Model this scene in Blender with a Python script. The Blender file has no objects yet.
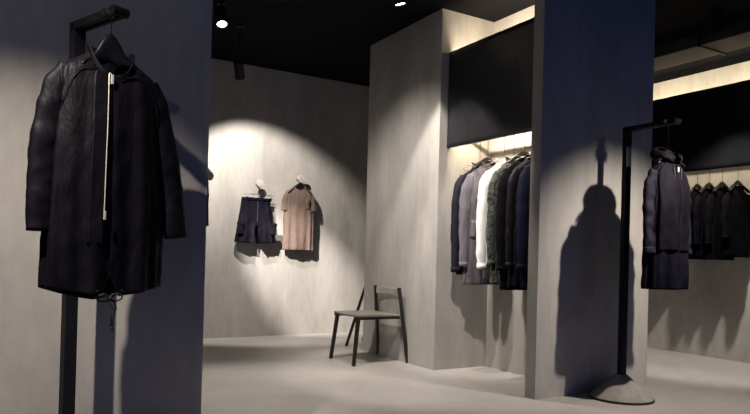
import bpy, bmesh, math, random
from mathutils import Vector, Matrix, noise
PI = math.pi
random.seed(7)
sc = bpy.context.scene
COL = sc.collection
sin, cos = math.sin, math.cos
def rad(a): return math.radians(a)

# ------------------------------------------------------------------ camera
F = 646.5; YAW = 0.53841; PITCH = 0.00576; ROLL = -0.02666; CX = 373.9; CY = 251.3
fw = Vector((sin(YAW)*cos(PITCH), cos(YAW)*cos(PITCH), sin(PITCH)))
rt = Vector((cos(YAW), -sin(YAW), 0)); dn = fw.cross(rt)
rt2 = cos(ROLL)*rt + sin(ROLL)*dn; dn2 = -sin(ROLL)*rt + cos(ROLL)*dn
CAM = Vector((0, 0, 1.0))
cd = bpy.data.cameras.new('camera'); cam = bpy.data.objects.new('camera', cd); COL.objects.link(cam)
mw = Matrix.Identity(4)
for i in range(3):
    mw[i][0] = rt2[i]; mw[i][1] = -dn2[i]; mw[i][2] = -fw[i]; mw[i][3] = CAM[i]
cam.matrix_world = mw
cd.sensor_fit = 'HORIZONTAL'; cd.sensor_width = 36; cd.lens = 36*F/750
cd.shift_x = (375-CX)/750; cd.shift_y = (CY-207)/750
cd.clip_start = 0.05
sc.camera = cam
def at(x, y, ax, v):                    # measured point of the photograph on a plane of the room
    d = rt2*((x-CX)/F) + dn2*((y-CY)/F) + fw
    return CAM + d*((v-CAM[ax])/d[ax])

# ------------------------------------------------------------------ materials
def mat(name, col, rough=.6, metal=0, spec=.5):
    m = bpy.data.materials.new(name); m.use_nodes = True
    b = m.node_tree.nodes['Principled BSDF']
    b.inputs['Base Color'].default_value = (*col, 1); b.inputs['Roughness'].default_value = rough
    b.inputs['Metallic'].default_value = metal; b.inputs['Specular IOR Level'].default_value = spec
    return m
def nodes(m): return m.node_tree.nodes, m.node_tree.links, m.node_tree.nodes['Principled BSDF']
def plaster(name, c1, c2, rough=.7, scale=(1.6, 1.6, .5), bump=.25, spec=.3, fine=14):
    m = mat(name, c1, rough, 0, spec); N, L, b = nodes(m)
    tc = N.new('ShaderNodeTexCoord'); mp = N.new('ShaderNodeMapping'); mp.inputs['Scale'].default_value = scale
    L.new(tc.outputs['Object'], mp.inputs['Vector'])
    n1 = N.new('ShaderNodeTexNoise'); n1.inputs['Scale'].default_value = 1.8; n1.inputs['Detail'].default_value = 8; n1.inputs['Roughness'].default_value = .62
    n1.inputs['Distortion'].default_value = .6
    n2 = N.new('ShaderNodeTexNoise'); n2.inputs['Scale'].default_value = fine; n2.inputs['Detail'].default_value = 6
    for n in (n1, n2): L.new(mp.outputs[0], n.inputs['Vector'])
    mx = N.new('ShaderNodeMath'); mx.operation = 'MULTIPLY_ADD'; mx.inputs[1].default_value = .25
    L.new(n2.outputs['Fac'], mx.inputs[0]); L.new(n1.outputs['Fac'], mx.inputs[2])
    r = N.new('ShaderNodeValToRGB'); r.color_ramp.elements[0].position = .42; r.color_ramp.elements[1].position = .82
    r.color_ramp.elements[0].color = (*c1, 1); r.color_ramp.elements[1].color = (*c2, 1)
    L.new(mx.outputs[0], r.inputs['Fac']); L.new(r.outputs['Color'], b.inputs['Base Color'])
    bp = N.new('ShaderNodeBump'); bp.inputs['Strength'].default_value = bump; bp.inputs['Distance'].default_value = .01
    L.new(mx.outputs[0], bp.inputs['Height']); L.new(bp.outputs[0], b.inputs['Normal'])
    return m
def cloth(name, col, col2=None, rough=.6, bump=.5, scale=9, sheen=.0, zs=.35, spec=.4):
    m = mat(name, col, rough, 0, spec); N, L, b = nodes(m)
    tc = N.new('ShaderNodeTexCoord'); mp = N.new('ShaderNodeMapping'); mp.inputs['Scale'].default_value = (1, 1, zs)
    L.new(tc.outputs['Object'], mp.inputs['Vector'])
    n1 = N.new('ShaderNodeTexNoise'); n1.inputs['Scale'].default_value = scale; n1.inputs['Detail'].default_value = 4; n1.inputs['Distortion'].default_value = 1.2
    L.new(mp.outputs[0], n1.inputs['Vector'])
    w = N.new('ShaderNodeTexNoise'); w.inputs['Scale'].default_value = 260; L.new(tc.outputs['Object'], w.inputs['Vector'])
    a = N.new('ShaderNodeMath'); a.operation = 'MULTIPLY_ADD'; a.inputs[1].default_value = .06
    L.new(w.outputs['Fac'], a.inputs[0]); L.new(n1.outputs['Fac'], a.inputs[2])
    bp = N.new('ShaderNodeBump'); bp.inputs['Strength'].default_value = bump; bp.inputs['Distance'].default_value = .03
    L.new(a.outputs[0], bp.inputs['Height']); L.new(bp.outputs[0], b.inputs['Normal'])
    r = N.new('ShaderNodeValToRGB'); c2 = col2 or tuple(min(1, c*1.35) for c in col)
    r.color_ramp.elements[0].position = .35; r.color_ramp.elements[1].position = .7
    r.color_ramp.elements[0].color = (*col, 1); r.color_ramp.elements[1].color = (*c2, 1)
    L.new(n1.outputs['Fac'], r.inputs['Fac']); L.new(r.outputs['Color'], b.inputs['Base Color'])
    if sheen:
        b.inputs['Sheen Weight'].default_value = sheen; b.inputs['Sheen Roughness'].default_value = .4
    return m
def glow(name, col, st):
    m = mat(name, (0, 0, 0)); b = nodes(m)[2]
    b.inputs['Emission Color'].default_value = (*col, 1); b.inputs['Emission Strength'].default_value = st
    return m
M = {}
M['wall'] = plaster('plastered_concrete', (.30, .281, .262), (.44, .417, .39))
M['floor'] = plaster('polished_concrete', (.33, .305, .285), (.43, .405, .38), rough=.42, scale=(.7, .7, .7), bump=.05, spec=.35)
M['ceiling'] = plaster('black_painted_ceiling', (.003, .003, .004), (.006, .006, .008), rough=.9, scale=(1, 1, 1), bump=.1, spec=.1)
M['duct'] = mat('dark_painted_duct', (.045, .036, .036), .7)
M['black_metal'] = plaster('black_powder_coat', (.006, .006, .008), (.012, .012, .014), rough=.5, scale=(3, 3, 3), bump=.04, spec=.2, fine=80)
M['panel'] = cloth('black_coated_panel', (.008, .008, .010), (.016, .015, .019), rough=.33, bump=.9, scale=1.5, zs=.8, spec=.6)
M['panel_matt'] = cloth('matt_black_panel', (.005, .005, .006), (.009, .009, .010), rough=.75, bump=.2, scale=1.5, zs=.8, spec=.1)
M['base'] = plaster('cast_concrete_base', (.20, .185, .165), (.30, .28, .25), rough=.7, scale=(5, 5, 5), bump=.2)
M['rim'] = mat('dark_rubber_rim', (.01, .01, .012), .7)
M['chrome'] = mat('brushed_steel', (.6, .6, .6), .25, 1)
M['wire'] = mat('steel_wire', (.22, .21, .19), .35, 1)
M['brass'] = mat('pale_metal_zip', (.75, .70, .58), .4, .35)
M['hanger'] = mat('black_wood_hanger', (.005, .005, .006), .35, 0, .3)
M['chair'] = plaster('grey_cast_seat', (.16, .14, .125), (.26, .235, .21), rough=.6, scale=(6, 6, 6), bump=.15)
M['chair_back'] = plaster('pale_grey_cast_back', (.27, .25, .23), (.38, .355, .33), rough=.6, scale=(6, 6, 6), bump=.15)
M['chair_leg'] = mat('black_steel_leg', (.010, .008, .008), .45)
M['knob'] = mat('pale_knob_face', (.45, .40, .37), .5)
M['nylon'] = cloth('black_nylon', (.0035, .003, .005), (.007, .0055, .009), rough=.5, bump=.5, scale=8, spec=.11)
M['navy'] = cloth('navy_cotton', (.007, .006, .012), (.013, .011, .020), rough=.7, bump=.4, scale=8, spec=.12)
M['plum'] = cloth('plum_grey_cotton', (.004, .003, .0055), (.009, .007, .012), rough=.7, bump=.4, scale=8, spec=.05)
M['charcoal'] = cloth('charcoal_wool', (.085, .078, .092), (.15, .138, .158), rough=.85, bump=.4, scale=10, spec=.12)
M['white_cloth'] = cloth('white_cotton', (.72, .72, .70), (.82, .82, .80), rough=.8, bump=.3, scale=7, spec=.12)
M['greenish'] = cloth('mottled_grey_green_weave', (.010, .011, .010), (.10, .107, .095), rough=.8, bump=.6, scale=45, zs=.7, spec=.12)
M['black_cloth'] = cloth('black_cotton', (.002, .002, .003), (.005, .004, .006), rough=.8, bump=.4, scale=8, spec=.04)
M['blue_cloth'] = cloth('deep_blue_cotton', (.002, .003, .013), (.005, .006, .022), rough=.75, bump=.4, scale=8, spec=.12)
M['taupe'] = cloth('taupe_jersey', (.130, .090, .075), (.165, .118, .100), rough=.85, bump=.35, scale=7, spec=.12)
M['shorts'] = cloth('dark_navy_twill', (.004, .0035, .008), (.009, .008, .014), rough=.65, bump=.5, scale=9, spec=.05)
M['label'] = mat('woven_label', (.5, .48, .46), .7)
M['cord'] = mat('black_cord', (.012, .011, .012), .6)
M['lens'] = glow('lamp_lens', (1, .93, .82), 30)
M['lens_dim'] = glow('lamp_lens_dim', (1, .93, .85), 1.5)
M['led'] = glow('led_strip', (1, .82, .58), 1)

# ------------------------------------------------------------------ object helpers
def newobj(name, me, m=None, parent=None, smooth=False):
    o = bpy.data.objects.new(name, me); COL.objects.link(o)
    if m: me.materials.append(m)
    if parent: o.parent = parent
    if smooth:
        for p in me.polygons: p.use_smooth = True
    return o
def obj(name, bm, m, parent=None, smooth=False, bevel=0, weld=True):
    if weld: bmesh.ops.recalc_face_normals(bm, faces=bm.faces)
    me = bpy.data.meshes.new(name); bm.to_mesh(me); bm.free()
    o = newobj(name, me, m, parent, smooth)
    if bevel:
        b = o.modifiers.new('bevel', 'BEVEL'); b.width = bevel; b.segments = 2; b.limit_method = 'ANGLE'
    return o
def thing(name, label, cat, loc=(0, 0, 0), rz=0, group=None):
    o = bpy.data.objects.new(name, None); COL.objects.link(o); o.empty_display_size = .1
    o.location = loc; o.rotation_euler = (0, 0, rz)
    return tag(o, label, cat, group)
def tag(o, label, cat, group=None):
    o['label'] = label; o['category'] = cat
    if group: o['group'] = group
    return o
def box(bm, x0, x1, y0, y1, z0, z1):
    vs = [bm.verts.new((x, y, z)) for x in (x0, x1) for y in (y0, y1) for z in (z0, z1)]
    for f in ((0, 1, 3, 2), (4, 6, 7, 5), (0, 4, 5, 1), (2, 3, 7, 6), (0, 2, 6, 4), (1, 5, 7, 3)):
        bm.faces.new([vs[i] for i in f])
def struct(name, x0, x1, y0, y1, z0, z1, m):
    bm = bmesh.new(); box(bm, x0, x1, y0, y1, z0, z1)
    o = obj(name, bm, m); o['kind'] = 'structure'; return o
def prism(bm, a, b, wa, wb):            # tapered bar between two points, rectangular section (x, y half sizes)
    a = Vector(a); b = Vector(b)
    r = []
    for p, w in ((a, wa), (b, wb)):
        r.append([bm.verts.new((p.x+sx*w[0], p.y+sy*w[1], p.z)) for sx, sy in ((-1, -1), (1, -1), (1, 1), (-1, 1))])
    for i in range(4):
        j = (i+1) % 4; bm.faces.new((r[0][i], r[0][j], r[1][j], r[1][i]))
    bm.faces.new(r[0]); bm.faces.new(r[1])
def tube(bm, pts, r, n=8, caps=True):
    pts = [Vector(p) for p in pts]; rings = []
    up = Vector((0, 0, 1)); prev = None
    for i, p in enumerate(pts):
        t = (pts[min(i+1, len(pts)-1)]-pts[max(i-1, 0)]).normalized()
        u = prev or (Vector((0, 1, 0)) if abs(t.y) < .9 else Vector((1, 0, 0)))
        u = (u - t*u.dot(t)).normalized(); v = t.cross(u); prev = u
        rr = r[i] if isinstance(r, (list, tuple)) else r
        rings.append([bm.verts.new(p+u*cos(2*PI*k/n)*rr+v*sin(2*PI*k/n)*rr) for k in range(n)])
    for a, b in zip(rings, rings[1:]):
        for k in range(n): bm.faces.new((a[k], a[(k+1) % n], b[(k+1) % n], b[k]))
    if caps: bm.faces.new(rings[0]); bm.faces.new(rings[-1])
def lathe(bm, prof, n=40, axis='z', c=(0, 0, 0)):
    rings = []
    for r, z in prof:
        ring = []
        for k in range(n):
            a = 2*PI*k/n; q = (r*cos(a), r*sin(a), z)
            if axis == 'y': q = (q[0], q[2], q[1])
            ring.append(bm.verts.new((q[0]+c[0], q[1]+c[1], q[2]+c[2])))
        rings.append(ring)
    for a, b in zip(rings, rings[1:]):
        for k in range(n): bm.faces.new((a[k], a[(k+1) % n], b[(k+1) % n], b[k]))
    bm.faces.new(rings[0]); bm.faces.new(rings[-1])

# ------------------------------------------------------------------ the room
ZC = 3.19
W = M['wall']
struct('floor', -3.5, 8.2, -3.2, 7.4, -.1, 0, M['floor'])
struct('ceiling', -3.5, 8.2, -3.2, 7.4, ZC, ZC+.1, M['ceiling'])
struct('wall_back', -3.5, 8.2, 7.283, 7.4, 0, ZC, W)
struct('wall_left', -3.6, -3.5, -3.2, 7.4, 0, ZC, W)
struct('wall_right', 6.69, 6.8, -3.2, 7.283, 0, ZC-.085, W)
struct('trim_1', 6.69, 6.8, -3.2, 7.283, ZC-.085, ZC, M['ceiling'])
struct('wall_screen_left', -.25, .98, 3.36, 3.46, 0, ZC, W)
struct('wall_screen_right', 3.375, 4.612, 3.36, 3.46, 0, ZC, W)
struct('wall_column', 3.388, 3.488, 4.60, 5.853, 0, ZC, W)
struct('wall_niche_side', 3.488, 4.06, 4.60, 4.70, 0, ZC, W)
struct('wall_niche_back', 3.984, 4.06, 3.46, 4.60, 0, ZC, W)
struct('wall_right_niche_far', 6.1, 6.69, 5.5, 5.6, 0, ZC-.085, W)
struct('wall_right_niche_near', 6.1, 6.69, 3.1, 3.2, 0, ZC-.085, W)

# dark services on the black ceiling at the right
def ceiling_duct(x0, x1, y0, y1, z0, label):
    t = thing('air_duct', label, 'duct', ((x0+x1)/2, (y0+y1)/2, z0))
    hx, hy = (x1-x0)/2, (y1-y0)/2
    bm = bmesh.new(); box(bm, -hx, hx, -hy, hy, 0, ZC-z0); obj('duct_body', bm, M['duct'], t, bevel=.006)
    for k in range(3):
        y = -hy+(k+.5)*2*hy/3
        bm = bmesh.new(); box(bm, -hx-.015, hx+.015, y-.012, y+.012, -.015, ZC-z0)
        obj('duct_flange', bm, M['black_metal'], t)
ceiling_duct(5.75, 6.15, 2.2, 5.2, 3.07, 'dark sheet metal duct under the black ceiling at the far right')

# black hanging panels over the two niches with led tubes behind them
def panel(x, y0, y1, z0, z1, label, m='panel', name='hanging_panel'):
    nx, nz = 30, 20; bm = bmesh.new(); g = []
    cyy = (y0+y1)/2
    for side in (0, 1):
        gg = []
        for i in range(nx+1):
            col = []
            for j in range(nz+1):
                u = i/nx; v = j/nz
                dx = (.014*noise.noise(Vector((u*2.5, v*2.1, 3+x)))+.006*noise.noise(Vector((u*7, v*6, 9))))*min(1, 8*u, 8*(1-u))*min(1, 6*v, 6*(1-v))
                col.append(bm.verts.new((dx*(1-side)+side*.03, y0+(y1-y0)*u-cyy, (z1-z0)*v)))
            gg.append(col)
        g.append(gg)
    for side in (0, 1):
        for i in range(nx):
            for j in range(nz): bm.faces.new((g[side][i][j], g[side][i+1][j], g[side][i+1][j+1], g[side][i][j+1]))
    for i in range(nx):
        for j in (0, nz): bm.faces.new((g[0][i][j], g[0][i+1][j], g[1][i+1][j], g[1][i][j]))
    for j in range(nz):
        for i in (0, nx): bm.faces.new((g[0][i][j], g[0][i][j+1], g[1][i][j+1], g[1][i][j]))
    t = obj(name, bm, M[m], smooth=True); t.location = (x, cyy, z0)
    return tag(t, label, 'panel')

p1 = panel(3.472, 3.46, 4.60, 1.965, 2.815, 'glossy black panel hung above the garment rail between column and screen wall')
p2 = panel(6.20, 3.2, 5.5, 1.952, 2.77, 'black panel above the rail in the far right niche', 'panel_matt')

def led(x, y0, y1, z, label, W_, aim, col=(1, .84, .62)):
    t = thing('led_tube', label, 'light', (x, (y0+y1)/2, z))
    h = (y1-y0)/2
    bm = bmesh.new(); box(bm, -.0135, .0, -h, h, -.012, .012); obj('tube_channel', bm, M['black_metal'], t)
    bm = bmesh.new(); box(bm, 0, .008, -h, h, -.008, .008); obj('tube_diffuser', bm, glow('led_glow', col, 6), t)
    ld = bpy.data.lights.new('led_light', 'AREA'); ld.shape = 'RECTANGLE'; ld.size = 2*h; ld.size_y = .02; ld.energy = W_; ld.color = col
    lo = bpy.data.objects.new('led_light', ld); COL.objects.link(lo); lo.parent = t; lo.location = (.012, 0, 0)
    # area light: local x along world y, facing 'aim'
    zax = -Vector(aim).normalized(); xax = Vector((0, 1, 0)); yax = zax.cross(xax)
    lo.rotation_euler = Matrix((xax, yax, zax)).transposed().to_euler()
PX = dict()
led(3.515, 3.5, 4.56, 2.74, 'led tube behind the top edge of the left niche panel', 17, (1, 0, .45))
led(3.515, 3.5, 4.56, 2.14, 'led tube behind the bottom edge of the left niche panel', 22, (1, 0, -.35))
led(6.243, 3.25, 5.45, 2.70, 'led tube behind the top edge of the far right panel', 21, (1, 0, .45), (1, .85, .6))
led(6.243, 3.25, 5.45, 2.03, 'led tube behind the bottom edge of the far right panel', 7, (1, 0, -.15), (1, .85, .6))

# ------------------------------------------------------------------ spotlights
def spotlight(loc, aim, label, power, size, blend=.3, col=(1, .93, .84), lens='lens', soft=.03, group=None, rod=None):
    t = thing('ceiling_spotlight', label, 'spotlight', (loc[0], loc[1], loc[2]), group=group)
    d = (Vector(aim)-Vector(loc)).normalized()
    q = d.to_track_quat('Z', 'Y').to_matrix()
    def ax(r0, z0, r1, z1, name, m, caps=True):
        bm = bmesh.new(); lathe(bm, [(r0, z0), (r1, z1)], 24)
        for v in bm.verts: v.co = q @ v.co
        return obj(name, bm, m, t, smooth=False)
    bm = bmesh.new()
    lathe(bm, [(.022, -.17), (.044, -.165), (.047, -.15), (.047, -.005), (.0475, .006), (.043, .006), (.042, -.006), (.002, -.008)], 28)
    for v in bm.verts: v.co = q @ v.co
    obj('lamp_housing', bm, M['black_metal'], t)
    bm = bmesh.new(); lathe(bm, [(.041, -.006), (.040, -.002), (.03, .001), (.001, .002)], 24)
    for v in bm.verts: v.co = q @ v.co
    obj('lamp_lens', bm, M[lens], t)
    k = q @ Vector((0, 0, -.09))
    bm = bmesh.new(); tube(bm, [k+Vector((0, 0, .0)), (k.x, k.y, ZC-loc[2]-.02)], .009, 10); obj('mounting_rod', bm, M['black_metal'], t)
    bm = bmesh.new(); lathe(bm, [(.035, ZC-loc[2]-.025), (.035, ZC-loc[2])], 20, c=(k.x, k.y, 0)); obj('ceiling_plate', bm, M['black_metal'], t)
    ld = bpy.data.lights.new('spot_light', 'SPOT'); ld.energy = power; ld.spot_size = rad(size); ld.spot_blend = blend
    ld.color = col; ld.shadow_soft_size = soft
    lo = bpy.data.objects.new('spot_light', ld); COL.objects.link(lo); lo.parent = t
    lo.location = d*.012; lo.rotation_euler = d.to_track_quat('-Z', 'Y').to_euler()
    return t
# over the shirts on the back wall
spotlight((2.07, 6.10, 2.70), (2.72, 7.28, 1.40), 'dark spotlight just below the ceiling aimed at the clothes on the back wall', 260, 78, .45, lens='lens_dim', soft=.02)
# bright one nearer, aimed low at the back wall
pL = at(222, 24, 2, 2.98)
spotlight(tuple(pL), (1.7, 4.3, 0), 'glowing spotlight at the top left beside the screen wall', 290, 60, .9, soft=.04)
spotlight((1.0, 5.2, 3.02), (3.32, 7.28, .72), 'spotlight behind the left screen wall aimed low at the back wall', 1800, 22, .9, soft=.04)
# beside the column
spotlight((2.79, 4.36, 3.02), (3.55, 4.45, .2), 'spotlight close to the top of the concrete column', 190, 64, .35, soft=.04)
# towards the chair and the column
spotlight((1.5, 4.3, 3.02), (3.39, 5.05, 1.1), 'spotlight hidden behind the left screen wall', 240, 66, .8, soft=.04)
# the clothes in the left niche
spotlight((2.25, 3.05, 3.02), (3.65, 4.35, .95), 'spotlight in front of the coats in the left niche', 300, 34, .6, soft=.03)
# the two garment stands
spotlight((-.59, 1.95, 3.03), (.58, 3.36, .20), 'spotlight out of view above the left garment stand', 470, 48, 1.0, soft=.02, col=(1, .9, .8))
spotlight((4.00, 1.98, 2.18), (4.25, 3.36, .40), 'spotlight on a long rod over the right garment stand', 225, 86, 1.0, soft=.02, col=(1, .9, .8))
spotlight((-1.0, .5, 3.03), (.4, 3.36, 2.1), 'faint unseen spotlight added as fill for the upper left screen wall', 22, 60, 1.0, soft=.05)  # added weak fill lamp, lifts the upper left screen wall; no known fixture there
# far right bay
spotlight((5.35, 3.3, 3.0), (6.4, 3.9, .0), 'spotlight in front of the far right niche', 300, 62, .5, soft=.05)

# ------------------------------------------------------------------ garment stands
def garment_stand(label, px, py, rz, AR=.34, hk=.27):
    t = thing('garment_stand', label, 'stand', (px, py, 0), rz)
    H = 1.95
    w = .028
    bm = bmesh.new(); lathe(bm, [(.228, .0), (.228, .014), (.22, .014), (.001, .0145)], 48); obj('base_rim', bm, M['rim'], t)
    bm = bmesh.new(); lathe(bm, [(.222, .012), (.223, .018), (.045, .172), (.040, .176), (.001, .177)], 48); obj('base_cone', bm, M['base'], t)
    bm = bmesh.new(); box(bm, -w, w, -.02, .02, .15, H); obj('post', bm, M['black_metal'], t, bevel=.003)
    # the arm: two parallel flat bars running forward (-y)
    bm = bmesh.new()
    box(bm, -w, -w+.016, -AR, .02, H, H+.034)
    box(bm, w-.016, w, -AR, .02, H, H+.034)
    box(bm, -w, w, -.02, .02, H, H+.02)
    obj('arm', bm, M['black_metal'], t, bevel=.002)
    bm = bmesh.new(); tube(bm, [(-w-.012, -hk, H+.02), (w+.012, -hk, H+.02)], .013, 16); obj('peg', bm, M['chrome'], t)
    bm = bmesh.new(); tube(bm, [(-w-.006, -AR+.01, H+.018), (w+.006, -AR+.01, H+.018)], .02, 16); obj('end_roller', bm, M['black_metal'], t)
    return t, H
SL = (.316, 3.12); AL = rad(22)
SR = (4.005, 3.125)
stl, HS = garment_stand('black post stand carrying the long black parka at the left', SL[0], SL[1], AL)
str_, _ = garment_stand('black post stand with conical concrete base before the right screen wall', SR[0], SR[1], 0, .40, .335)

# ------------------------------------------------------------------ hangers
def hook_pts(h, r=.028, drop=0):
    # hook rising h above the hanger body, curling over the rail; open end forward
    pts = [(0, 0, 0), (0, 0, h-r*1.2)]
    for k in range(13):
        a = -PI/2*0.2 + PI*1.2*k/12
        pts.append((0, r*cos(a)-r, h-r+r*sin(a)+0))
    return pts
def hanger_wood(label, loc, rz, half=.20, hook=.10, hump=0, group=None, name='clothes_hanger'):
    """loc = top centre of the hanger body"""
    t = thing(name, label, 'hanger', loc, rz, group)
    bm = bmesh.new(); n = 28; rings = []
    for i in range(n+1):
        s = -1+2*i/n; x = s*half; z = -.085*abs(s)**1.35 - .012
        hh = .016*(1-.25*abs(s)) + hump*math.exp(-(s/.42)**4)
        z += hump*math.exp(-(s/.28)**2)*.35
        hd = .010+.014*abs(s)**2
        y = -.02*abs(s)**2
        e = 1 if abs(s) < .97 else .55
        rings.append([bm.verts.new((x, y+hd*e*cos(a), z+hh*e*sin(a))) for a in [2*PI*k/12 for k in range(12)]])
    for a, b in zip(rings, rings[1:]):
        for k in range(12): bm.faces.new((a[k], a[(k+1) % 12], b[(k+1) % 12], b[k]))
    bm.faces.new(rings[0]); bm.faces.new(rings[-1])
    obj('hanger_body', bm, M['hanger'], t, smooth=True)
    bm = bmesh.new(); tube(bm, hook_pts(hook), .0026, 6); obj('hook', bm, M['wire'], t, smooth=True)
    return t
def hanger_wire(label, loc, rz, half=.20, hook=.14, group=None, clips=False):
    t = thing('wire_hanger', label, 'hanger', loc, rz, group)
    bm = bmesh.new()
    if clips:
        tube(bm, [(-half, 0, -.02), (-half*.5, 0, -.012), (0, 0, -.01), (half*.5, 0, -.012), (half, 0, -.02)], .004, 8)
        tube(bm, [(-half, 0, -.055), (half, 0, -.055)], .004, 8)
        tube(bm, [(0, 0, 0), (0, 0, -.055)], .004, 8)
    else:
        tube(bm, [(0, 0, 0), (-.03, 0, -.02), (-half, 0, -.085), (-half+.01, 0, -.1), (half-.01, 0, -.1), (half, 0, -.085), (.03, 0, -.02), (0, 0, 0)], .003, 6)
        tube(bm, [(-half+.01, .0, -.052), (half-.01, .0, -.052)], .0022, 6)
    obj('hanger_frame', bm, M['wire'], t, smooth=True)
    bm = bmesh.new(); tube(bm, hook_pts(hook), .0025, 6); obj('hook', bm, M['wire'], t, smooth=True)
    if clips:
        for s in (-1, 1):
            bm = bmesh.new(); box(bm, s*half*.82-.012, s*half*.82+.012, -.012, .012, -.09, -.045)
            obj('clip', bm, M['black_metal'], t, bevel=.002)
    return t

# ------------------------------------------------------------------ garments
class Body:
    """hanging garment body: rows = (height above hem, half width, half depth); z of every row measured up"""
    def __init__(s, rows, seed=0, fold=.012, nfold=9, hemfn=None, neckdrop=.05, crease=.006, pw=.85):
        s.rows = rows; s.seed = seed; s.fold = fold; s.nf = nfold; s.hem = hemfn; s.nd = neckdrop; s.cr = crease; s.pw = pw
        s.top = rows[-1][0]
    def prof(s, z):
        R = s.rows
        if z <= R[0][0]: return R[0][1], R[0][2]
        for a, b in zip(R, R[1:]):
            if z <= b[0]:
                t = (z-a[0])/(b[0]-a[0]); t2 = t
                return a[1]+(b[1]-a[1])*t2, a[2]+(b[2]-a[2])*t2
        return R[-1][1], R[-1][2]
    def P(s, th, z, off=0):
        """th=0 front centre, positive to the garment's left (+x)"""
        w, d = s.prof(z); sx = sin(th); sy = -cos(th)
        x = w*math.copysign(abs(sx)**s.pw, sx); y = d*math.copysign(abs(sy)**s.pw, sy)
        f = max(0, 1-z/s.top); k = s.fold*(.15+f)
        ph = s.seed*1.7
        fo = k*(sin(s.nf*th+ph)*.6+sin((s.nf*1.7)*abs(th)+ph*2+z*1.2)*.4+.5*sin(3*th+ph))
        v = Vector((x*7, y*7, z*4+s.seed*5.1)); v2 = Vector((x*18+s.seed, y*18, z*12))
        fo += s.cr*(noise.noise(v)*1.6+noise.noise(v2)*.8)
        edge = min(1, (s.top-z)/.05+.15)
        fo *= edge
        nx, ny = sx*d, sy*w; l = math.hypot(nx, ny) or 1
        x += nx/l*(fo+off); y += ny/l*(fo+off)
        zz = z
        if z > s.top-.12:
            q = (z-(s.top-.12))/.12
            zz -= s.nd*q*q*max(0, cos(th))**1.5
        if s.hem and z < .25:
            zz += s.hem(th, x)*(1-z/.25)**1.5
        return Vector((x, y, zz))
    def mesh(s, name, m, parent, N=112, step=.016, thick=.004):
        bm = bmesh.new(); rings = []
        n = int(s.top/step)
        for j in range(n+1):
            z = s.top*j/n
            rings.append([bm.verts.new(s.P(2*PI*i/N, z)) for i in range(N)])
        for a, b in zip(rings, rings[1:]):
            for k in range(N): bm.faces.new((a[k], a[(k+1) % N], b[(k+1) % N], b[k]))
        o = obj(name, bm, m, parent, smooth=True)
        md = o.modifiers.new('thick', 'SOLIDIFY'); md.thickness = thick; md.offset = -1
        return o
    def patch(s, name, m, parent, t0, t1, z0, z1, off=.006, nt=10, nz=10, zf=None, thick=.004):
        bm = bmesh.new(); g = []
        for i in range(nt+1):
            th = t0+(t1-t0)*i/nt
            col = []
            for j in range(nz+1):
                z = z0+(z1-z0)*j/nz
                if zf: z = zf(i/nt, j/nz)
                col.append(bm.verts.new(s.P(th, z, off)))
            g.append(col)
        for i in range(nt):
            for j in range(nz): bm.faces.new((g[i][j], g[i+1][j], g[i+1][j+1], g[i][j+1]))
        o = obj(name, bm, m, parent, smooth=True)
        md = o.modifiers.new('thick', 'SOLIDIFY'); md.thickness = thick; md.offset = 0
        return o
    def seam(s, name, m, parent, pts, r=.0022, off=.003, n=60):
        bm = bmesh.new(); P = []
        for a, b in zip(pts, pts[1:]):
            k = max(2, n//(len(pts)-1))
            for i in range(k):
                t = i/k; P.append(s.P(a[0]+(b[0]-a[0])*t, a[1]+(b[1]-a[1])*t, off))
        P.append(s.P(pts[-1][0], pts[-1][1], off))
        tube(bm, P, r, 6); return obj(name, bm, m, parent, smooth=True)
def sleeve(name, m, parent, path, radii, seed=0, cr=.006, N=40, sub=10, thick=.004, flat=.62, cuff=None):
    """path of (x,y,z); radii = in-plane half widths"""
    P = []; R = []
    for k in range(len(path)-1):
        for i in range(sub):
            t = i/sub; P.append(Vector(path[k]).lerp(Vector(path[k+1]), t)); R.append(radii[k]+(radii[k+1]-radii[k])*t)
    P.append(Vector(path[-1])); R.append(radii[-1])
    # smooth the path
    for _ in range(6): P = [P[0]]+[(P[i-1]+P[i]*2+P[i+1])/4 for i in range(1, len(P)-1)]+[P[-1]]; R = [R[0]]+[(R[i-1]+R[i]*2+R[i+1])/4 for i in range(1, len(R)-1)]+[R[-1]]
    def ring(i, bm, off=0, extra=1):
        t = (P[min(i+1, len(P)-1)]-P[max(i-1, 0)]).normalized(); v = Vector((0, 1, 0)); u = v.cross(t).normalized(); v = t.cross(u)
        out = []
        for k in range(N):
            a = 2*PI*k/N; f = 1
            q = P[i]+u*cos(a)*R[i]+v*sin(a)*R[i]*flat
            d = (u*cos(a)+v*sin(a))
            e = cr*(1.5*noise.noise(Vector((q.x*9+seed*3, q.y*9, q.z*14)))+.8*noise.noise(Vector((q.x*22, q.y*22+seed, q.z*26))))
            out.append(bm.verts.new(q+d*(e+off)))
        return out
    bm = bmesh.new(); rg = [ring(i, bm) for i in range(len(P))]
    for a, b in zip(rg, rg[1:]):
        for k in range(N): bm.faces.new((a[k], a[(k+1) % N], b[(k+1) % N], b[k]))
    bm.faces.new(rg[0])
    o = obj(name, bm, m, parent, smooth=True)
    md = o.modifiers.new('thick', 'SOLIDIFY'); md.thickness = thick; md.offset = -1
    if cuff:
        bm = bmesh.new(); n0 = max(1, int(len(P)*(1-cuff[1]))); rg = [ring(i, bm, .0025) for i in range(n0, len(P))]
        for a, b in zip(rg, rg[1:]):
            for k in range(N): bm.faces.new((a[k], a[(k+1) % N], b[(k+1) % N], b[k]))
        c = obj('cuff', bm, cuff[0], o, smooth=True); md = c.modifiers.new('thick', 'SOLIDIFY'); md.thickness = .005; md.offset = 0
    return o
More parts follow.
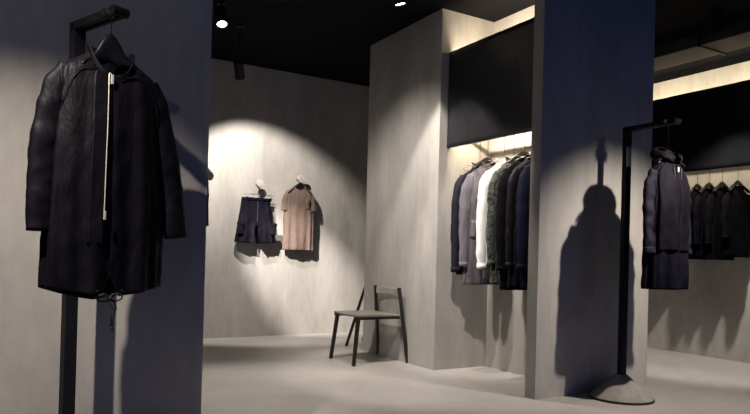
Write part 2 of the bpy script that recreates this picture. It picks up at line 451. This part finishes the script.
def collar(name, m, parent, body, h, gap=.35, flare=.02, open_=.0, n=48, droop=.0, thick=.005, zb=.0):
    bm = bmesh.new(); g = []
    for i in range(n+1):
        th = gap+(2*PI-2*gap)*i/n
        col = []
        fr = max(0, cos(th))**2
        for j in range(7):
            t = j/6
            p = body.P(th, body.top-zb)
            out = Vector((sin(th), -cos(th), 0))
            hh = h*(1-droop*fr)
            p = p+out*(flare*t*t+open_*fr*t)+Vector((0, 0, hh*t))
            p += out*.004*noise.noise(Vector((th*3, t*3, 1)))
            col.append(bm.verts.new(p))
        g.append(col)
    for i in range(n):
        for j in range(6): bm.faces.new((g[i][j], g[i+1][j], g[i+1][j+1], g[i][j+1]))
    o = obj(name, bm, m, parent, smooth=True)
    md = o.modifiers.new('thick', 'SOLIDIFY'); md.thickness = thick; md.offset = 0
    return o

# ---- long black parka on the left stand
def stand_hook(S, ang, L=.27):
    return Vector((S[0]+L*sin(ang), S[1]-L*cos(ang), HS+.033))
hp = stand_hook(SL, AL)
CY_ = rad(13)
ZT = 1.825                                        # top of the hanger body
hanger_wood('black shaped hanger inside the collar of the long black parka', (hp.x, hp.y, ZT), CY_, .13, HS+.036-ZT, hump=.045)
ZH = .81
def parka_hem(th, x):
    c = math.cos(th)
    z = .055*(min(1, abs(x)/.30))**1.3 - .01
    if c > 0: z += .085*max(0, 1-abs(x)/.036)**.8
    else: z -= .02*(1-min(1, abs(x)/.3))
    return z
t = thing('long_parka', 'long black zip parka with stand collar and drawstring fishtail hem on the left stand', 'coat', (hp.x-.012, hp.y, ZH), CY_)
t.rotation_euler = (0, rad(.8), CY_)
L_ = 1.80-ZH
pk = Body([(0, .240, .095), (.25, .238, .095), (.50, .228, .09), (.70, .218, .08), (.84, .212, .066), (.90, .196, .056), (.93, .170, .054), (L_-.015, .100, .056), (L_, .088, .056)], 2, .012, 8, parka_hem, .13, .004)
pk.mesh('coat_body', M['nylon'], t, N=180, step=.013)
for s in (-1, 1):
    sl = sleeve('sleeve', M['nylon'], t, [(s*.160, 0, .90), (s*.200, 0, .82), (s*.246+(.012 if s > 0 else .006), -.005, .60), (s*.262+(.03 if s > 0 else .012), -.01, .42), (s*.268+(.045 if s > 0 else .02), -.015, .245)], [.045, .058, .056, .054, .052], 3+s, .004, 52, 12)
collar('collar', M['nylon'], t, pk, .034, .06, .003, .0, droop=.0, zb=.004)
pk.seam('front_zip', M['brass'], t, [(-.10, L_-.03), (-.12, .6), (-.13, .33)], .0021, .010, 80)
pk.patch('storm_flap', M['nylon'], t, -.36, -.11, .20, L_-.06, .005, 6, 60)
bm = bmesh.new(); z0 = pk.P(-.10, L_-.03, .014); box(bm, z0.x-.006, z0.x+.006, z0.y-.006, z0.y, z0.z-.035, z0.z+.004); obj('zip_pull', bm, M['brass'], t, bevel=.002)
bm = bmesh.new(); z0 = pk.P(-.13, .33, .016); box(bm, z0.x-.005, z0.x+.005, z0.y-.006, z0.y, z0.z-.03, z0.z+.006); obj('zip_stop', bm, M['brass'], t, bevel=.002)
for s in (-1, 1):
    pk.seam('shoulder_seam', M['nylon'], t, [(s*.45, L_-.03), (s*.9, L_-.16), (s*1.15, L_-.27)], .002, .004)
bm = bmesh.new(); p = Vector((0, .02, L_-.03))
tube(bm, [p+Vector((x, 0, -.25*(.03-abs(x)))) for x in (-.03, -.02, -.01, 0, .01, .02, .03)], .0035, 6); obj('neck_loop', bm, M['label'], t)
# drawstring bow at the hem
b0 = pk.P(0, .0, .01); b0.z = -.012
def arc(c, a, b, ph0, ph1, n=14): return [Vector((c[0]+a*cos(ph0+(ph1-ph0)*i/n), c[1], c[2]+b*sin(ph0+(ph1-ph0)*i/n))) for i in range(n+1)]
bm = bmesh.new()
tube(bm, arc((b0.x-.026, b0.y, b0.z), .026, .013, 0, 2*PI), .0035, 8)
tube(bm, arc((b0.x+.024, b0.y, b0.z+.004), .024, .014, PI, 3*PI), .0035, 8)
tube(bm, [b0, b0+Vector((.004, -.004, -.03)), b0+Vector((.018, -.004, -.055)), b0+Vector((.012, -.002, -.085)), b0+Vector((.014, 0, -.118))], .0035, 8)
tube(bm, [b0, b0+Vector((.02, 0, -.02)), b0+Vector((.026, 0, -.045)), b0+Vector((.006, 0, -.072)), b0+Vector((.008, 0, -.115))], .0035, 8)
lathe(bm, [(.001, -.009), (.008, -.006), (.009, 0), (.008, .006), (.001, .009)], 12, c=tuple(b0))
lathe(bm, [(.001, -.012), (.006, -.008), (.006, .006), (.001, .01)], 10, c=tuple(b0+Vector((.011, 0, -.122))))
lw = [pk.P(-.16, .004, .006), pk.P(-.08, 0, .008)+Vector((0, 0, -.01)), b0]; tube(bm, lw, .0035, 8)
lw = [pk.P(.16, .004, .006), pk.P(.08, 0, .008)+Vector((0, 0, -.01)), b0]; tube(bm, lw, .0035, 8)
obj('drawstring', bm, M['cord'], t, smooth=True)
for s in (-1, 1):
    e = pk.P(s*.17, .02, .006); bm = bmesh.new(); lathe(bm, [(.002, -.003), (.006, -.002), (.007, .001), (.002, .003)], 12, 'y', tuple(e)); obj('eyelet', bm, M['black_metal'], t)

# ---- hooded long coat on the right stand
hp = stand_hook(SR, 0, .335)
hanger_wood('black hanger under the hood of the dark hooded coat', (hp.x, hp.y, 1.765), 0, .15, HS+.036-1.765, hump=.01)
ZH = .82; L_ = 1.715-ZH
t = thing('hooded_coat', 'long dark plum and navy hooded coat hanging from the right stand', 'coat', (hp.x, hp.y, ZH), 0)
hc = Body([(0, .190, .085), (.3, .190, .085), (.6, .188, .085), (.74, .185, .07), (.80, .165, .055), (L_-.02, .085, .05), (L_, .075, .05)], 5, .014, 7, None, .04, .008)
hc.mesh('coat_body', M['shorts'], t, N=140)
for s in (-1, 1):
    hc.patch('front_panel', M['plum'], t, s*.04, s*.95, .26, L_-.02, .006, 16, 40)
    sleeve('sleeve', M['navy'], t, [(s*.14, 0, .79), (s*.185, 0, .71), (s*.200, -.005, .55), (s*.203, -.01, .38), (s*.203, -.02, .24)], [.042, .055, .050, .045, .042], 7+s, .008, 44, 10, cuff=(M['navy'], .08))
# hood lying back and forward round the neck
bm = bmesh.new(); g = []
for i in range(41):
    th = .30+(2*PI-.60)*i/40; col = []
    back = max(0, -cos(th))
    for j in range(11):
        u = j/10
        p = hc.P(th, L_-.01); out = Vector((sin(th), -cos(th), 0))
        r_ = .022*sin(u*PI)+.006+.03*back*sin(u*PI); z = .075*(1-cos(u*PI))/2*(.8+.5*back)-.0
        q = p+out*r_+Vector((0, 0, z)); q += out*.008*noise.noise(Vector((th*4, u*4, 2)))
        col.append(bm.verts.new(q))
    g.append(col)
for i in range(40):
    for j in range(10): bm.faces.new((g[i][j], g[i+1][j], g[i+1][j+1], g[i][j+1]))
o = obj('hood', bm, M['plum'], t, smooth=True); md = o.modifiers.new('thick', 'SOLIDIFY'); md.thickness = .005
hc.seam('front_zip', M['black_metal'], t, [(0, L_-.06), (0, .1)], .0025, .007, 80)
bm = bmesh.new(); z0 = hc.P(0, L_-.06, .016); box(bm, z0.x-.007, z0.x+.007, z0.y-.008, z0.y, z0.z-.028, z0.z+.006); obj('zip_pull', bm, M['brass'], t, bevel=.002)
bm = bmesh.new()
for s, l in ((-1, .16), (1, .20)):
    a = hc.P(s*.28, L_-.03, .014)
    tube(bm, [a, a+Vector((s*.004, -.012, -.03)), a+Vector((0, -.014, -l*.6)), a+Vector((s*.006, -.014, -l))], .003, 8)
obj('drawcord', bm, M['cord'], t, smooth=True)
for s in (-1, 1): hc.patch('pocket', M['navy'], t, s*.45, s*.95, .34, .50, .005, 8, 8)

# ---- generic rail garments
def long_coat(name, label, cat, loc, rz, L, hw, m, seed, cuffz=.5, group=None, zipm=None, col_h=.035, hem=.0, slm=None, slw=.05, extra=None, gap=.3):
    t = thing(name, label, cat, loc, rz, group)
    a = min(.22, L*.25)
    b = Body([(0, hw*(1.02+hem), .045), (L*.4, hw, .045), (L-a, hw*.98, .042), (L-a*.42, hw*.90, .036), (L-.018, .085, .036), (L, .072, .036)], seed, .008, 8, None, .035, .004)
    b.mesh('garment_body', m, t, N=96, step=.02)
    for s in (-1, 1):
        sleeve('sleeve', slm or m, t, [(s*hw*.74, 0, L-a*.45), (s*hw*.98, 0, L-a*.95), (s*(hw+.015), -.005, (L-a+cuffz)/2), (s*(hw+.02), -.02, cuffz)], [slw*.8, slw*1.15, slw, slw*.78], seed+s, .006, 32, 8, cuff=(slm or m, .07))
    collar('collar', m, t, b, col_h, gap, .01)
    if zipm: b.seam('front_zip', zipm, t, [(0, L-.05), (0, L*.12)], .003, .006, 60)
    if extra: extra(b, t)
    return t
RX = 3.72; RZ = 2.06
# rail of the left niche
def rail(label, x, y0, y1, z):
    t = thing('garment_rail', label, 'rail', (x, (y0+y1)/2, z)); h = (y1-y0)/2
    bm = bmesh.new(); tube(bm, [(0, -h, 0), (0, h, 0)], .0125, 16); obj('rail_tube', bm, M['wire'], t, smooth=True)
    for s in (-1, 1):
        bm = bmesh.new(); lathe(bm, [(.03, s*h), (.03, s*(h-.008))], 20, 'y'); obj('rail_flange', bm, M['wire'], t)
    return t
rl = rail('steel rail carrying the row of coats between column and screen wall', RX, 3.46, 4.60, RZ)
G1 = 'coats and jackets on the rail of the left niche'
GH = 'hangers on the rail of the left niche'
def place(y, kind, fn, hl, wire=True):
    ztop = 1.86
    if wire: hanger_wire(hl, (RX, y, ztop), rad(random.uniform(-4, 4)), .18, RZ+.0155-ztop, GH)
    else: hanger_wood(hl, (RX, y, ztop), rad(random.uniform(-3, 3)), .19, RZ+.0155-ztop, .012, GH)
    return ztop
def rg(y, L, label, name, cat, m, seed, **k):
    z = 1.80-L
    return long_coat(name, label, cat, (RX, y, z), rad(random.uniform(-5, 5)), L, k.pop('hw', .215), m, seed, group=G1, **k)
place(4.44, 0, None, 'wire hanger nearest the column on the rail'); rg(4.44, .95, 'dark navy jacket with its long sleeve hanging free, nearest the column on the rail', 'knit_jacket', 'jacket', M['navy'], 11, cuffz=.02, slw=.055, hw=.22)
place(4.335, 0, None, 'dark wooden hanger in the charcoal coat, second from the column', False)
def grey_extra(b, t):
    b.patch('front_placket', M['charcoal'], t, -.2, .12, .03, b.top-.06, .008, 6, 40)
    for k in range(5):
        e = b.P(-.04, b.top-.18-k*.17, .014); bm = bmesh.new(); lathe(bm, [(.002, -.003), (.009, -.002), (.009, .002), (.002, .003)], 12, 'y', tuple(e)); obj('button', bm, M['black_metal'], t)
    for s in (-1, 1): b.patch('pocket', M['charcoal'], t, s*.45, s*.95, .40, .55, .008, 8, 6)
rg(4.335, 1.03, 'long charcoal grey coat between the navy jacket and the white shirt on the rail', 'long_coat', 'coat', M['charcoal'], 12, cuffz=.15, hw=.22, extra=grey_extra)
place(4.125, 0, None, 'wire hanger in the white shirt on the rail'); rg(4.125, .86, 'white long sleeved shirt among the dark coats on the rail', 'long_sleeved_shirt', 'shirt', M['white_cloth'], 13, cuffz=-.03, slw=.05)
place(4.01, 0, None, 'wire hanger in the mottled grey coat on the rail'); rg(4.01, 1.01, 'mottled grey green coat just right of the white shirt on the rail', 'long_coat', 'coat', M['greenish'], 14, cuffz=.15, slw=.045)
place(3.885, 0, None, 'black wooden hanger holding the black coat at the middle of the rail', False); rg(3.885, 1.05, 'long black coat on the tall black hanger at the middle of the rail', 'long_coat', 'coat', M['black_cloth'], 15, cuffz=.15, zipm=M['black_metal'])
place(3.78, 0, None, 'wire hanger in the black jacket on the rail'); rg(3.78, 1.02, 'black jacket squeezed between the long black coat and the deep blue coat', 'jacket', 'jacket', M['nylon'], 16, cuffz=.15, slw=.04)
place(3.675, 0, None, 'wire hanger in the deep blue coat on the rail'); rg(3.675, 1.03, 'deep blue coat on the rail, nearest the right screen wall and partly hidden', 'long_coat', 'coat', M['blue_cloth'], 17, cuffz=.15)

# ---- far right niche
rail('steel rail under the black panel in the far right niche', 6.44, 3.2, 5.5, 2.02)
G2 = 'black tops on the rail of the far right niche'; G3 = 'hangers on the rail of the far right niche'
for i, (y, wd, lb, hl) in enumerate([
        (4.36, False, 'black top mostly hidden behind the hooded coat on the stand', 'hanger mostly hidden behind the hooded coat on the stand'),
        (4.13, False, 'black top next to the hooded coat, leftmost on the far right rail', 'narrow hanger next to the hooded coat on the far right rail'),
        (4.0, True, 'black top under the wide triangular hanger on the far right rail', 'wide triangular black hanger on the far right rail'),
        (3.86, True, 'black top at the right edge of the photo on the far right rail', 'black hanger at the right edge of the photo on the far right rail'),
        (3.70, True, 'black top last in the row, beyond the right edge of the far right rail', 'black hanger last in the row on the far right rail')]):
    zt = 1.83
    hanger_wood(hl, (6.44, y, zt), rad(random.uniform(-3, 3)), .19 if wd else .17, 2.02+.0155-zt, .012, G3)
    long_coat('knit_sweater', lb, 'top', (6.44, y, 1.775-(.70+.03*(i % 2))), rad(random.uniform(-4, 4)), .70+.03*(i % 2), .20, M['black_cloth'], 20+i, cuffz=.06+.03*i, group=G2, slw=.05, col_h=.02)

# ------------------------------------------------------------------ back wall: pegs, t-shirt, shorts, dark garment
YW = 7.283
def wall_peg(px, py, label):
    p = at(px, py, 1, YW-.1)
    t = thing('wall_peg', label, 'hook', (p.x, YW, p.z), 0, 'round wall pegs on the back wall')
    bm = bmesh.new(); lathe(bm, [(.012, 0), (.012, -.115)], 20, 'y'); obj('peg_stem', bm, M['chrome'], t, smooth=True)
    bm = bmesh.new(); lathe(bm, [(.02, -.11), (.042, -.113), (.045, -.118), (.045, -.128), (.042, -.131), (.002, -.132)], 32, 'y'); obj('peg_disc', bm, M['knob'], t)
    return Vector((p.x, YW, p.z))
wall_peg(211.5, 167, 'empty round wall peg on the back wall beside the left screen wall')
pb = wall_peg(259.5, 183.5, 'round wall peg above the dark shorts')
pc = wall_peg(300.5, 179, 'round wall peg above the taupe t-shirt')
pd = Vector((1.93, YW, pb.z)); t = thing('wall_peg', 'round wall peg hidden behind the left screen wall', 'hook', pd, 0, 'round wall pegs on the back wall')
bm = bmesh.new(); lathe(bm, [(.012, 0), (.012, -.115)], 20, 'y'); obj('peg_stem', bm, M['chrome'], t)
bm = bmesh.new(); lathe(bm, [(.02, -.11), (.045, -.118), (.045, -.128), (.002, -.132)], 32, 'y'); obj('peg_disc', bm, M['knob'], t)

# t-shirt
def tee(loc, rz):
    hg = Vector(loc)
    t = thing('t_shirt', 'taupe t-shirt with chest pocket hanging on the back wall', 't-shirt', (hg.x, hg.y, hg.z), rz)
    L = .76
    b = Body([(0, .190, .042), (.3, .188, .045), (.56, .186, .042), (.67, .184, .036), (.715, .162, .03), (L-.012, .092, .028), (L, .08, .028)], 31, .010, 7, None, .045, .005)
    b.mesh('shirt_body', M['taupe'], t, N=110, step=.014, thick=.003)
    for s in (-1, 1):
        sleeve('sleeve', M['taupe'], t, [(s*.125, 0, .690), (s*.158, 0, .64), (s*.172, -.004, .56), (s*.176, -.006, .47)], [.032, .047, .048, .050], 33+s, .004, 36, 8, flat=.5)
    collar('neck_rib', M['taupe'], t, b, .016, .0, -.004)
    b.patch('chest_pocket', M['taupe'], t, .36, .72, .50, .62, .006, 8, 8)
    p = b.P(.55, .615, .008); bm = bmesh.new(); tube(bm, [p, p+Vector((.004, -.004, -.03)), p+Vector((.0, -.004, -.06)), p+Vector((.008, -.002, -.09))], [.006, .009, .010, .004], 8); obj('pocket_tab', bm, M['cord'], t, smooth=True)
    return t
p = at(294, 187, 1, YW-.095)
tee((pc.x-.008, YW-.095, p.z-.76), rad(-4))
hx = pc.x-.008; hz = p.z-.76+.74
hanger_wood('black hanger inside the neck of the taupe t-shirt', (pc.x-.008, YW-.095, hz+.045), rad(-4), .145, .10, .02)
hk = hz+.045

# shorts
def shorts(cx, y, ztop):
    H = .53
    t = thing('cargo_shorts', 'dark navy cargo shorts clipped to a wire hanger on the back wall', 'shorts', (cx, y, ztop-H), 0)
    # one continuous garment: waist block splitting into two legs
    bm = bmesh.new(); N = 64
    def section(z):                      # half width, half depth, split 0..1
        u = z/H
        w = .245-.075*max(0, (u-.0))**1.0
        return w
    rings = []
    NZ = 34; crotch = .40
    def pt(i, z):
        th = 2*PI*i/N; u = z/H
        w = section(z); d = .045+.02*(1-u)
        s_, c_ = sin(th), -cos(th)
        x = w*math.copysign(abs(s_)**.75, s_); y_ = d*math.copysign(abs(c_)**.75, c_)
        f = .006*(sin(9*th+1)+.6*sin(14*th+z*9))*(1.2-u)+.007*noise.noise(Vector((x*14, y_*14+4, z*12)))
        y_ += f*(1 if c_ > 0 else -1)
        return Vector((x, y_, z))
    top = [[bm.verts.new(pt(i, crotch*H+(H-crotch*H)*j/16)) for i in range(N)] for j in range(17)]
    for a, b_ in zip(top, top[1:]):
        for k in range(N): bm.faces.new((a[k], a[(k+1) % N], b_[(k+1) % N], b_[k]))
    # legs: split ring at front centre (i=0) and back centre (i=N/2)
    h = N//2
    base = top[0]
    mid = [bm.verts.new(((0, base[0].co.y+(base[h].co.y-base[0].co.y)*k/4, crotch*H-.004))) for k in (1, 2, 3)]
    for s in (1, -1):
        idx = list(range(0, h+1)) if s == 1 else list(range(h, N))+[0]
        ring = [base[i] for i in idx]
        inner = list(reversed(mid)) if s == 1 else mid
        loop = ring+inner
        prev = loop; n = len(loop)
        cx_ = s*.125
        for j in range(1, 15):
            u = j/14; z = crotch*H*(1-u)
            cur = []
            for k, v in enumerate(loop):
                q = v.co.copy(); inner_k = k >= len(ring)
                sp = (.012+.040*u)
                x = q.x*(1+.16*u)
                if abs(q.x) < .06: x = s*max(abs(x), sp*(1-abs(q.x)/.06)+abs(x)*abs(q.x)/.06)
                yy = q.y*(1+.25*u)+.006*noise.noise(Vector((x*16, q.y*10, z*14)))
                cur.append(bm.verts.new((x, yy, z+.012*u*(abs(x)/.25))))
            for k in range(n): bm.faces.new((prev[k], prev[(k+1) % n], cur[(k+1) % n], cur[k]))
            prev = cur
    o = obj('shorts_body', bm, M['shorts'], t, smooth=True); md = o.modifiers.new('thick', 'SOLIDIFY'); md.thickness = .003
    bm = bmesh.new()
    g = [[bm.verts.new(pt(i, z)*1+Vector((0, -.004 if (2*PI*i/N < PI/2 or 2*PI*i/N > 3*PI/2) else .004, 0))) for i in range(N)] for z in (H-.035, H-.018, H+.001)]
    for a, b_ in zip(g, g[1:]):
        for k in range(N): bm.faces.new((a[k], a[(k+1) % N], b_[(k+1) % N], b_[k]))
    o = obj('waistband', bm, M['shorts'], t, smooth=True); md = o.modifiers.new('thick', 'SOLIDIFY'); md.thickness = .003
    for s in (-1, 1):
        bm = bmesh.new()
        x0, x1 = (s*.165, s*.235)
        xs = sorted((x0, x1)); box(bm, xs[0], xs[1], -.086, -.05, .10, .23)
        pkt = obj('cargo_pocket', bm, M['shorts'], t, bevel=.01)
        bm = bmesh.new(); box(bm, xs[0]-.004, xs[1]+.004, -.092, -.05, .205, .24); obj('pocket_flap', bm, M['shorts'], pkt, bevel=.006)
    bm = bmesh.new(); box(bm, -.02, .02, .0, .004, H-.006, H+.012); obj('waist_label', bm, M['label'], t)
    bm = bmesh.new(); tube(bm, [(0, -.058, H-.04), (.002, -.066, H-.10), (0, -.066, crotch*H+.04)], .004, 6); obj('fly_seam', bm, M['cord'], t)
    for x in (-.012, .014):
        pass
    return t
q = at(256, 198, 1, YW-.095)
shorts(q.x, YW-.095, q.z)
hanger_wire('wire clip hanger holding the dark shorts on the back wall', (pb.x, YW-.095, q.z+.055), 0, .175, .10, None, True)

# nearly hidden dark garment
q = at(207, 226, 1, YW-.12)
long_coat('knit_sweater', 'black top on the back wall mostly hidden behind the left screen wall', 'top', (1.84, YW-.12, q.z), 0, .72, .205, M['black_cloth'], 41, cuffz=.0, slw=.05)
hanger_wood('hanger of the black top hidden behind the left screen wall', (1.84, YW-.12, q.z+.775), 0, .18, .10)

# ------------------------------------------------------------------ chairs
def chair(label, loc, rz, splay=.085, back_lean=.085):
    t = thing('dining_chair', label, 'chair', loc, rz, None)
    # faces local -x ; seat about .46 deep, .50 wide
    SH = .455
    pts = [(-.235, -.205), (.225, -.235), (.225, .235), (-.235, .205)]
    bm = bmesh.new(); nx, ny = 14, 14; top = []; bot = []
    for i in range(nx+1):
        a = []; b = []
        for j in range(ny+1):
            u = i/nx; v = j/ny
            x = -.215+.44*u; hw = .222+.02*u; y = (-1+2*v)*hw
            z = SH-.020*sin(PI*v)*(.3+.7*sin(PI*min(1, u*1.0)))
            a.append(bm.verts.new((x, y, z))); b.append(bm.verts.new((x, y, z-.018)))
        top.append(a); bot.append(b)
    for i in range(nx):
        for j in range(ny):
            bm.faces.new((top[i][j], top[i+1][j], top[i+1][j+1], top[i][j+1])); bm.faces.new((bot[i][j], bot[i][j+1], bot[i+1][j+1], bot[i+1][j]))
    for i in range(nx):
        for j in (0, ny): bm.faces.new((top[i][j], bot[i][j], bot[i+1][j], top[i+1][j]))
    for j in range(ny):
        for i in (0, nx): bm.faces.new((top[i][j], top[i][j+1], bot[i][j+1], bot[i][j]))
    obj('seat', bm, M['chair'], t, bevel=.003)
    for s in (-1, 1):
        bm = bmesh.new(); prism(bm, (-.185-splay*.6, s*.225, 0), (-.185, s*.20, SH-.012), (.013, .017), (.015, .018)); obj('leg', bm, M['chair_leg'], t, bevel=.003)
        bm = bmesh.new(); prism(bm, (.235+back_lean, s*.265, 0), (.235, s*.215, .70), (.014, .015), (.014, .015)); obj('leg', bm, M['chair_leg'], t, bevel=.003)
        bm = bmesh.new(); prism(bm, (-.19, s*.205, SH-.040), (-.19, s*.205, SH-.018), (.02, .02), (.02, .02))
        box(bm, -.2, .25, s*.212-.01, s*.212+.01, SH-.045, SH-.020); obj('side_rail', bm, M['chair_leg'], t)
    # curved back slat
    bm = bmesh.new(); n = 16; g = []
    for i in range(n+1):
        v = -1+2*i/n; x = .245+.035*(1-v*v); col = []
        for dx, z in ((-.006, .625), (-.010, .688), (.004, .688), (.008, .625)):
            col.append(bm.verts.new((x+dx, v*.212, z)))
        g.append(col)
    for a, b in zip(g, g[1:]):
        for k in range(4): bm.faces.new((a[k], a[(k+1) % 4], b[(k+1) % 4], b[k]))
    bm.faces.new(g[0]); bm.faces.new(g[-1])
    obj('backrest', bm, M['chair_back'], t, bevel=.003)
    return t
chair('dark legged chair with grey seat standing against the concrete column', (3.075, 5.28, 0), 0)
chair('second dark chair behind the column with only one slanted leg showing', (3.866, 6.037, 0), rad(130), .085, .2)

# ------------------------------------------------------------------ world and view
w = bpy.data.worlds.new('dusk'); sc.world = w; w.use_nodes = True
bg = w.node_tree.nodes['Background']; bg.inputs[0].default_value = (.11, .26, 1.0, 1); bg.inputs[1].default_value = .29
sc.view_settings.view_transform = 'Standard'; sc.view_settings.look = 'None'
sc.view_settings.gamma = 1; sc.view_settings.use_curve_mapping = False
sc.view_settings.exposure = 0
